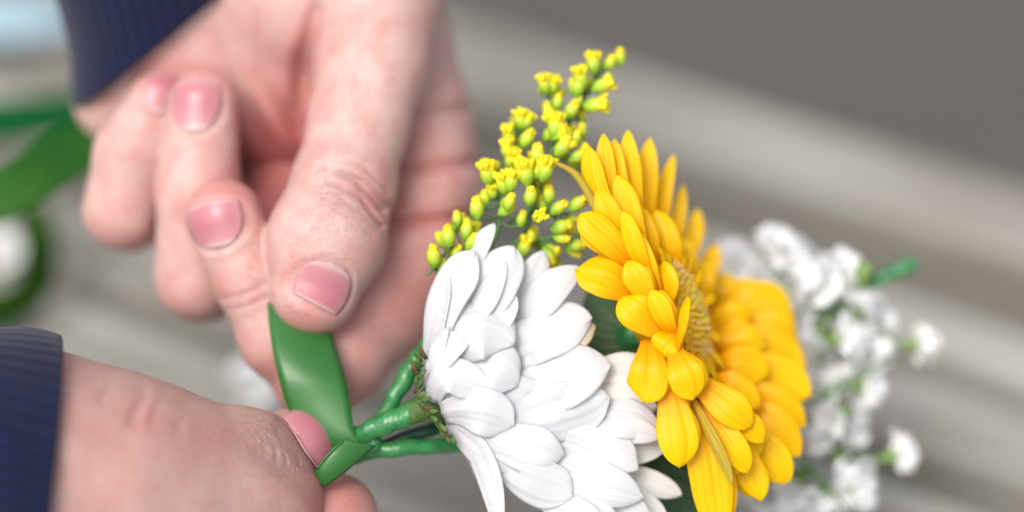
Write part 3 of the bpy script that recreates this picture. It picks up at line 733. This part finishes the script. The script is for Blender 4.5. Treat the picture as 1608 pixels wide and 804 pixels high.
# back of the head and disc
gax = nrm([0.83, 0.26, 0.5]); gc = L(1066, 495, -.95)
g1 = nrm(z([-.37, .93, 0]) - gax * (z([-.37, .93, 0]) @ gax)); g2 = np.cross(gax, g1)
V = []; rings = [(0, .0, .32), (.45, 0, .3), (.85, 0, .2), (1.2, 0, 0), (1.25, 0, -.15), (.9, 0, -.5), (.5, 0, -.75), (0.25, 0, -.95)]
for r, _, hgt in rings:
    for i in range(28):
        th = 2 * math.pi * i / 28; V.append(gc + gax * hgt + (r + .001) * (math.cos(th) * g1 + math.sin(th) * g2 * .62))
part("flower_disc", V, grid_faces(28, len(rings), True), YELLOW, gf, attrs=dict(t=[.5] * len(V), u=[0.] * len(V)))
# disc florets: 190 small tubular tufts, shared meshes
def floret_mesh(seed, m):
    rg = np.random.default_rng(seed); Vt = []; Ft = []; 
    for k in range(5):
        a = 2 * math.pi * k / 5 + rg.random(); o = z([math.cos(a), math.sin(a), 0]) * .02
        tip = o * (2.2 + rg.random()) + z([0, 0, .16 + .08 * rg.random()])
        v, f = tube_vf([o * .5, o + z([0, 0, .09]), tip], [.022, .02, .008], 5, 5)
        Ft += [tuple(i + len(Vt) for i in q) for q in f]; Vt += v.tolist()
    return rawmesh("floret", np.array(Vt) * .01, Ft, m)
FM = [floret_mesh(i, FLORET) for i in range(3)] + [floret_mesh(9 + i, ANTHER) for i in range(3)]
def place(name, me, p, d, parent, s=1.0, roll=0.0):
    o = link(bpy.data.objects.new(name, me)); o.parent = parent
    o.location = Vector(Wd(p) - BASE[parent.name]); q = Vector(Wdir(d)).to_track_quat('Z', 'Y')
    o.rotation_mode = 'QUATERNION'; o.rotation_quaternion = q @ Matrix.Rotation(roll, 3, 'Z').to_quaternion(); o.scale = (s, s, s)
    BASE[o.name] = Wd(p); return o
for i in range(230):
    r = math.sqrt((i + .5) / 230) * 1.12; th = i * 2.39996
    rad = math.cos(th) * g1 + math.sin(th) * g2 * .6
    hgt = .32 - .24 * (r / 1.2) ** 2
    me = FM[3 + i % 3] if (r > .7 and i % 3 == 0) or i % 9 == 0 else FM[i % 3]
    place("floret", me, gc + gax * (hgt - .02) + rad * r, gax + rad * (.25 + .35 * r) + RNG.normal(0, .12, 3), gf, RNG.uniform(.5, .75), RNG.random() * 6)
for i in range(30):                                          # short slim inner petals round the disc
    th = 2 * math.pi * i / 30 + RNG.uniform(-.08, .08); rad = math.cos(th) * g1 + math.sin(th) * g2 * .62
    p0 = gc + rad * .70 + gax * .12; p2 = gc + rad * RNG.uniform(1.2, 1.5) + gax * RNG.uniform(.12, .42)
    V, F, at = petal_vf([p0, (p0 + p2) / 2 + gax * .10, p2], RNG.uniform(.13, .2), gax, nu=7, nv=9, seed=900 + i)
    part("inner_petal", V, F, YELLOW, gf, attrs=at, solid=.015)
# wrapped stem of the gerbera, passing behind the white flower
tube("wrapped_stem", [L(470, 745, -1.2), L(575, 712, -.75), L(650, 702, -.8), L(740, 690, -1.4), L(900, 600, -3.2), gc - gax * .9], [.13, .14, .15, .14, .14, .3], TAPE, gf, nseg=20, n=110, mod=wrap(1, 46))

# ------------------------------------------------------------------ goldenrod sprig
gr = thing("goldenrod_sprig", "sprig of small yellow green goldenrod buds behind the white flower", "flower sprig", L(690, 500, -1.2))
def bud_mesh():
    V = []; prof = [(0, .035), (.04, .075), (.10, .115), (.18, .13), (.26, .12), (.31, .10), (.33, .06)]
    for h_, r in prof:
        for i in range(14):
            th = 2 * math.pi * i / 14; V.append((r * (1 + .06 * math.cos(th * 7)) * math.cos(th), r * (1 + .06 * math.cos(th * 7)) * math.sin(th), h_))
    V.append((0, 0, .33)); F = grid_faces(14, len(prof), True); k = 14 * (len(prof) - 1)
    F += [(k + i, k + (i + 1) % 14, len(V) - 1) for i in range(14)]
    return rawmesh("bud", np.array(V) * .01, F, BUDG)
def tuft_mesh(seed, openv):
    rg = np.random.default_rng(seed); Vt = []; Ft = []
    n_ = 6 if openv < .5 else 11
    for k in range(n_):
        a = 2 * math.pi * k / n_ + rg.random() * .4; rr = (.045 + .05 * openv) * (1 if k % 3 else .4); o = z([math.cos(a), math.sin(a), 0])
        if k % 2: o = o * .8
        v, f = tube_vf([o * rr * .6 + z([0, 0, .24]), o * rr * 1.1 + z([0, 0, .34]), o * rr * (1 + .55 * openv) + z([0, 0, .36 + .04 * openv + .03 * rg.random()])], [.045, .055, .045], 6, 5)
        Ft += [tuple(i + len(Vt) for i in q) for q in f]; Vt += v.tolist()
    for k in range(6 if openv > .5 else 3):
        a = k * 2.4; o = z([math.cos(a), math.sin(a), 0]) * (.055 * openv + .02)
        v, f = tube_vf([o + z([0, 0, .27]), o * 1.1 + z([0, 0, .35]), o * 1.2 + z([0, 0, .40 + .03 * rg.random()])], [.04, .045, .03], 6, 5)
        Ft += [tuple(i + len(Vt) for i in q) for q in f]; Vt += v.tolist()
    return rawmesh("petal_tuft", np.array(Vt) * .01, Ft, BUDY)
BUD = bud_mesh(); TC = [tuft_mesh(i, .1) for i in range(3)]; TO = [tuft_mesh(5 + i, 1.0) for i in range(3)]
BUDS = [ # px, py of the bud's middle, direction (deg, 90 = up), openness, z, scale
 (766, 272, 100, 1, -.5, 1.25), (749, 326, 95, 0, -.4, 1.15), (718, 343, 90, 0, -.5, .8), (704, 370, 95, 0, -.3, 1.1), (733, 360, 80, 0, -.4, 1.0), (742, 380, 60, 0, -.3, 1.0), (681, 402, 95, .3, -.3, 1.15), (717, 395, 60, 0, -.5, .8), (694, 418, 90, 0, -.5, .8),
 (790, 288, 105, 1, -.4, 1.15), (803, 284, 80, 1, -.3, 1.1), (826, 272, 95, 1, -.3, 1.25), (857, 266, 70, 1, -.3, 1.25), (844, 243, 90, .4, -.5, 1.2), (800, 317, 70, 0, -.3, .95), (833, 308, 80, 0, -.4, 1.05), (862, 305, 90, 0, -.6, 1.0), (846, 340, 60, .6, 0, 1.0), (878, 326, 40, 0, -.5, 1.0), (909, 319, 35, 0, -.5, 1.1), (882, 356, 20, 0, -.4, 1.1), (882, 374, 350, 0, -.5, .9), (906, 385, 0, 0, -.7, 1.0), (918, 362, 30, 0, -.9, .9), (819, 343, 80, 0, -.6, .85), (824, 388, 70, .8, -.8, 1.1), (862, 402, 300, .4, -.7, 1.0), (862, 424, 330, .4, -.8, 1.0),
 (855, 132, 105, 1, -1.0, 1.0), (868, 134, 70, 1, -1.1, 1.0), (932, 99, 90, .8, -1.2, 1.1), (912, 122, 100, .8, -.9, 1.15), (908, 135, 80, .3, -.9, 1.0), (946, 134, 25, .6, -1.0, 1.15), (958, 98, 60, 0, -1.4, .95), (973, 90, 80, 0, -1.5, 1.0), (935, 165, 10, .7, -.9, 1.25), (898, 172, 60, .2, -.9, 1.05), (907, 160, 70, 0, -1.0, .8), (876, 160, 80, 0, -1.1, .9), (861, 174, 100, .5, -1.0, .95), (873, 198, 90, 1, -.7, 1.3), (867, 190, 120, 1, -.8, 1.0), (884, 231, 50, .8, -.6, 1.15), (903, 217, 60, .4, -.8, 1.0), (912, 207, 80, 0, -1.1, .95), (910, 244, 30, .6, -.8, 1.2),
 (818, 188, 100, 1, -1.0, 1.05), (828, 190, 60, 1, -1.0, .9), (799, 212, 100, 1, -.9, 1.05), (828, 217, 60, .4, -.8, 1.1), (796, 234, 95, .7, -.8, 1.0), (803, 250, 80, .7, -.7, 1.1), (816, 262, 100, 1, -.5, 1.0), (845, 268, 60, 1, -.4, 1.0), (878, 210, 40, 1, -.7, 1.0), (770, 300, 80, 0, -.7, .8), (902, 255, 150, .3, -1.0, .9), (852, 320, 100, 0, -.8, .9), (835, 372, 100, 0, -.9, .8), (895, 350, 30, 0, -.9, .8)]
main = [[L(700, 500, -1.2), L(745, 430, -1.2), L(775, 380, -1.0), L(785, 340, -.9), L(782, 310, -.8), L(772, 288, -.7)],
        [L(760, 450, -1.3), L(800, 400, -1.2), L(830, 350, -1.1), L(845, 300, -1.0), L(862, 250, -1.1), L(880, 215, -1.1), L(905, 175, -1.2), L(925, 140, -1.3), L(950, 108, -1.4), L(970, 96, -1.5)],
        [L(795, 405, -1.2), L(830, 385, -1.1), L(870, 370, -.9), L(900, 375, -.9)], [L(672, 430, -.6), L(690, 410, -.6), L(700, 395, -.5)],
        [L(720, 460, -.9), L(722, 420, -.7), L(735, 395, -.6)], [L(700, 470, -.8), L(690, 445, -.6), L(684, 420, -.5)],
        [L(840, 310, -1.0), L(865, 335, -.8), L(890, 335, -.7)], [L(850, 290, -1.1), L(815, 265, -1.0), L(800, 240, -1.0), L(815, 205, -1.1)],
        [L(875, 225, -1.1), L(865, 185, -1.2), L(862, 150, -1.2)]]
for _i in range(44):
    _b = BUDS[int(RNG.integers(0, 60))]
    BUDS.append((_b[0] + RNG.uniform(-16, 16), _b[1] + RNG.uniform(-14, 18), _b[2] + RNG.uniform(-40, 40), [0, .3, 1][_i % 3], _b[4] - RNG.uniform(.2, .5), RNG.uniform(.75, 1.0)))
Vt, Ft = [], []
def addt(P, R, ns=6, n=12):
    v, f = tube_vf(P, R, ns, n); Ft.extend([tuple(i + len(Vt) for i in q) for q in f]); Vt.extend(v.tolist())
for i, P in enumerate(main): addt(P, [.065, .05, .03] if i < 2 else [.035, .025], 8, 24)
mp = np.vstack([spline(P, 30) for P in main])
for i, (px, py, ang, op, zz, s) in enumerate(BUDS):
    a = math.radians(ang); d = z([math.cos(a), math.sin(a), RNG.uniform(-.1, .35) if op < .9 else RNG.uniform(.1, .6)]); d = nrm(d)
    if (px, py) == (846, 340): d = nrm(z([.3, .2, 1]))
    c = L(px, py, zz); b0 = c - d * .19 * s
    q = mp[np.argmin(((mp - b0) ** 2).sum(1))]
    addt([q, (q + b0) / 2 - z([0, .05, 0]), b0 + d * .03], [.022, .02], 5, 6)
    s *= 0.90; bo = place("bud", BUD, b0, d, gr, s, i)
    tf = link(bpy.data.objects.new("petal_tuft", (TO if op >= .6 else TC)[i % 3])); tf.parent = bo
part("stem", Vt, Ft, STEMG, gr)
V, F = tube_vf([L(520, 720, -1.5), L(598, 656, -.75), L(622, 618, -.65), L(648, 576, -.7), L(672, 542, -.9), L(690, 490, -1.1), L(720, 440, -1.2)], [.12, .13, .15, .19, .16, .11, .09], 20, 100, mod=lambda t, th: 1 + .09 * math.sin(t * 52 + th) + .05 * math.sin(t * 23))
part("wrapped_stem", V, F, TAPE, gr)
# narrow leaflets on the sprig
for b, m_, t, wd, zz in [((760, 440), (745, 350), (768, 290), 14, -1.0), ((690, 545), (675, 500), (690, 462), 22, -.5), ((800, 350), (820, 335), (845, 320), 10, -.8)]:
    V, F, at = petal_vf([L(*b, zz - .1), L(*m_, zz), L(*t, zz)], Rp(wd), (-.3, 0, 1), tipround=-.5, nu=5, nv=10, seed=wd)
    part("leaflet", V, F, STEMG, gr, attrs=at, solid=.02)

# ------------------------------------------------------------------ leaves
def leaf(label, P, wpx, m, **k):
    PS[0] += 1
    zz = P[1][2]
    V, F, at = petal_vf([L(*p) for p in P], Rp(wpx, zz), k.get('nh', (0, 0, 1)), cup=.12, tipround=-.3, basew=.3, wid_at=.45, nu=13, nv=25, ridges=0, seed=PS[0])
    at['u'] = np.array(at['u'])
    o = part("leaf", V, F, m, base=L(*P[0]), attrs=at, solid=.03); tagit(o, label, "leaf")
leaf("veined green leaf showing between the white chrysanthemum and the yellow gerbera", [(1060, 560, -2.2), (985, 520, -1.7), (925, 455, -1.9)], 130, LEAF, nh=(.1, .2, 1))
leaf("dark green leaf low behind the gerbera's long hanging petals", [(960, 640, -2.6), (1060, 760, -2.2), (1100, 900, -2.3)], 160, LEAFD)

# ------------------------------------------------------------------ baby's breath
def blossom_mesh(seed, npet=15):
    rg = np.random.default_rng(seed); Vt, Ft, T, Uu = [], [], [], []
    for k in range(npet):
        th = k * 2.39996; el = math.radians(12 + 70 * (k / npet)); r0 = .05
        rad = z([math.cos(th) * math.cos(el), math.sin(th) * math.cos(el), math.sin(el)])
        ln = rg.uniform(.36, .5) * (.85 + .15 * math.cos(el)); side = z([-math.sin(th), math.cos(th), 0])
        V, F, at = petal_vf([rad * r0, rad * ln * .55 + z([0, 0, .05]), rad * ln + z([0, 0, .05 - .1 * (el < .5)]) + rg.normal(0, .03, 3)], rg.uniform(.34, .46), nrm(np.cross(side, rad) + rg.normal(0, .25, 3)), cup=-.15, wave=.12, notch=.12, tipround=1, ridges=.6, nu=6, nv=7, seed=seed * 50 + k)
        Ft += [tuple(i + len(Vt) for i in q) for q in F]; Vt += V.tolist(); T += at['t']; Uu += at['u']
    return rawmesh("blossom", np.array(Vt) * .01, Ft, GYPW, attrs=dict(t=T, u=Uu))
BL = [blossom_mesh(i + 1) for i in range(4)]
def calyx_mesh():
    V = []; prof = [(-.28, .03), (-.24, .07), (-.12, .12), (0, .15), (.1, .14), (.13, .1)]
    for h_, r in [(a_, b_ * .8) for a_, b_ in prof]:
        for i in range(10):
            th = 2 * math.pi * i / 10; V.append((r * (1 + .1 * (i % 2)) * math.cos(th), r * (1 + .1 * (i % 2)) * math.sin(th), h_))
    return rawmesh("calyx", np.array(V) * .01, grid_faces(10, len(prof), True), GYPG)
CAL = calyx_mesh()
gy = thing("babys_breath_spray", "spray of small white ruffled blossoms behind and right of the gerbera", "flower sprig", L(1150, 640, -3.5))
GY = [(1148, 402, 36, 120, -4.2), (1180, 425, 34, 60, -4.0), (1222, 382, 40, 90, -3.6), (1242, 412, 38, 40, -3.5), (1200, 440, 26, 100, -4.2), (1288, 446, 42, 120, -3.3), (1318, 420, 38, 70, -3.4), (1357, 474, 36, 60, -3.3), (1272, 528, 34, 200, -3.2), (1258, 500, 26, 150, -3.6), (1334, 532, 42, 10, -3.0), (1384, 552, 30, 350, -3.5), (1388, 505, 26, 30, -3.8), (1450, 540, 34, 5, -3.3), (1366, 612, 38, 340, -3.0), (1318, 598, 30, 120, -3.3), (1306, 655, 38, 200, -3.0), (1288, 690, 30, 230, -3.1), (1416, 712, 38, 15, -3.0), (1330, 742, 42, 300, -2.8), (1352, 775, 36, 330, -2.8), (1250, 775, 42, 250, -2.8), (1300, 790, 38, 280, -2.9), (1215, 800, 34, 240, -3.0), (1185, 770, 30, 200, -3.4), (1275, 600, 26, 90, -3.7), (1340, 500, 26, 60, -3.9), (1340, 690, 26, 60, -3.7), (1345, 650, 26, 20, -3.5), (1300, 560, 24, 40, -4.0), (1165, 415, 30, 90, -4.3), (1250, 395, 30, 60, -4.2), (1300, 425, 30, 90, -3.9), (1340, 455, 28, 60, -4.0), (1345, 560, 30, 30, -3.8), (1365, 530, 30, 20, -3.6), (1350, 740, 30, 330, -3.3), (1270, 790, 32, 270, -3.4), (1230, 760, 32, 230, -3.6)]
gjoin = [L(1238, 500, -4.0), L(1290, 480, -4.4), L(1225, 560, -4.0), L(1300, 620, -3.8), L(1270, 730, -3.6), L(1330, 720, -3.5), L(1180, 640, -4.0)]
Vt, Ft = [], []
for i, P in enumerate([[L(1140, 600, -3.8), gjoin[2], gjoin[0], gjoin[1], L(1370, 444, -4.4)], [L(1150, 640, -3.8), L(1230, 630, -4), gjoin[3], L(1400, 560, -3.6)], [L(1150, 660, -3.8), L(1210, 700, -3.9), gjoin[4], L(1330, 800, -3.5)]]):
    addt(P, [.06, .04, .03], 8, 24)
for i, (px, py, r, ang, zz) in enumerate(GY):
    r *= 1.14; zz -= 0.9
    a = math.radians(ang); d = nrm(z([math.cos(a), math.sin(a), RNG.uniform(.2, .7)]))
    if (px, py) in ((1450, 540), (1416, 712)): d = nrm(z([math.cos(a), math.sin(a), .1]))
    s = r / 38.0; c = L(px, py, zz) - d * .15 * s
    jn = gjoin[int(np.argmin([((g_ - c) ** 2).sum() for g_ in gjoin]))]
    addt([jn, (jn + c) / 2 + z([0, .05, -.1]), c - d * .26 * s], [.035, .03], 5, 8)
    bo = place("blossom", BL[i % 4], c, d, gy, s, i * 1.3)
    ca = link(bpy.data.objects.new("calyx", CAL)); ca.parent = bo
bo = place("bud", CAL, L(1356, 425, -3.6), (0.2, 1, .2), gy, 1.4)
part("stem", Vt, Ft, STEMG, gy)
tube("wrapped_wire_tip", [L(1350, 452, -4.3), L(1378, 440, -4.1), L(1410, 425, -4.1), L(1436, 413, -4.1)], [.09, .13, .16, .13], TAPE, gy, nseg=14, n=24, mod=wrap(1, 20))
tube("wrapped_stem", [L(500, 735, -1.6), L(598, 702, -1.1), L(700, 668, -1.3), L(850, 640, -2.8), L(1000, 630, -4.2), L(1150, 640, -3.9)], [.12, .13, .13, .13, .12, .1], TAPE_DARK, gy, nseg=16, n=80, mod=wrap(1, 40))

# ------------------------------------------------------------------ green ribbon
rb = thing("green_ribbon", "glossy green ribbon held under the thumb and wound round the flower stems", "ribbon", L(500, 600, -.5))
def strip(name, Lft, Rgt, m, n=40, nu=9, bulge=0.0, th=.014, parent=rb):
    A_ = spline([L(*p) for p in Lft], n); B_ = spline([L(*p) for p in Rgt], n); V = []
    for j in range(n):
        for i in range(nu):
            f = i / (nu - 1); V.append(A_[j] * (1 - f) + B_[j] * f + z([0, 0, bulge * 4 * f * (1 - f)]))
    return part(name, V, grid_faces(nu, n), m, parent, solid=th)
strip("ribbon_band", [(428, 400, -2.2), (420, 462, -1.3), (425, 530, -.75), (437, 590, -.5), (452, 640, -.55), (478, 684, -.62), (535, 730, -.65)],
      [(520, 400, -2.3), (508, 470, -1.5), (524, 535, -1.0), (540, 585, -.65), (549, 630, -.5), (556, 672, -.40), (566, 690, -.40)], RIBBON, bulge=.10)
strip("ribbon_fold", [(541, 690, .12), (520, 710, .2), (500, 734, .16), (490, 748, .0)], [(590, 700, -.12), (556, 730, .06), (520, 758, .06), (498, 770, -.1)], RIBBON, bulge=.06)
tube("ribbon_edge", [L(539, 692, .14), L(518, 711, .22), L(498, 736, .18)], [.018, .02, .018], RIBBON, rb, nseg=8, n=16)
# turns of ribbon round the stems
V, F = tube_vf([L(530, 716, -.95), L(562, 702, -.7), L(592, 692, -.6)], [.22, .24, .20], 24, 24, mod=lambda t, th: 1 + .06 * math.sin(t * 20 + th))
part("ribbon_turn", V, F, TAPE, rb)
# tail: from the pinch, behind the fingers, out on the left
strip("ribbon_tail", [(372, 238, -4.1), (300, 205, -6.8), (150, 195, -6.6), (90, 205, -6.2), (40, 232, -5.6), (0, 262, -5.2), (-60, 300, -5.0), (-140, 330, -5.4)],
      [(392, 300, -4.1), (300, 300, -6.6), (170, 268, -6.2), (120, 280, -5.8), (70, 315, -5.2), (0, 350, -4.8), (-60, 372, -4.8), (-140, 400, -5.4)], RIBBON_BACK, bulge=-.05, n=50)
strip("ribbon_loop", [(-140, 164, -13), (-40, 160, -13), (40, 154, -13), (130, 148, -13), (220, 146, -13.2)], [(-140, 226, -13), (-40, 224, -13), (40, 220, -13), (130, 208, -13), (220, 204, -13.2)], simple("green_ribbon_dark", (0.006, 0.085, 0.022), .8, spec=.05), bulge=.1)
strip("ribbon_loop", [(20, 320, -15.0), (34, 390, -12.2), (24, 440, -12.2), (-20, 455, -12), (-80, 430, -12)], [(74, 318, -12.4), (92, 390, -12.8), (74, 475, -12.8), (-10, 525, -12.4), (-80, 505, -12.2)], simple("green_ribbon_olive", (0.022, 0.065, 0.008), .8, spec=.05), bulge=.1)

# ------------------------------------------------------------------ things lying on the table
def table_blossom(px, py, s, label):
    p = on_table(px, py, 0.004)
    o = link(bpy.data.objects.new("white_blossom", BL[1])); o.location = Vector(p); o.scale = (s, s, s); tagit(o, label, "flower")
    c = link(bpy.data.objects.new("calyx", CAL)); c.parent = o
table_blossom(404, 612, 1.9, "fallen white blossom on the table left of the ribbon, between the two hands")
table_blossom(6, 404, 1.3, "blurred white blossom on the table at the left edge by the green ribbon loop")
def paper(pxs, h0, m, label, name):
    P = [on_table(px, py, h0) for px, py in pxs]; n = 14; V = []
    for j in range(n):
        for i in range(n):
            a, b = i / (n - 1), j / (n - 1)
            p = (P[0] * (1 - a) + P[1] * a) * (1 - b) + (P[3] * (1 - a) + P[2] * a) * b
            V.append(p + z([0, 0, .004 * math.sin(a * 4 + b * 3) + .004]))
    o = part(name, V, grid_faces(n, n), m, base=P[0], local=False, solid=.04); tagit(o, label, name.replace('_', ' '))
paper([(-260, 18), (150, 18), (150, 72), (-260, 72)], 0.004, PAPERB, "pale blue paper strip on the table in the top left corner", "blue_paper")
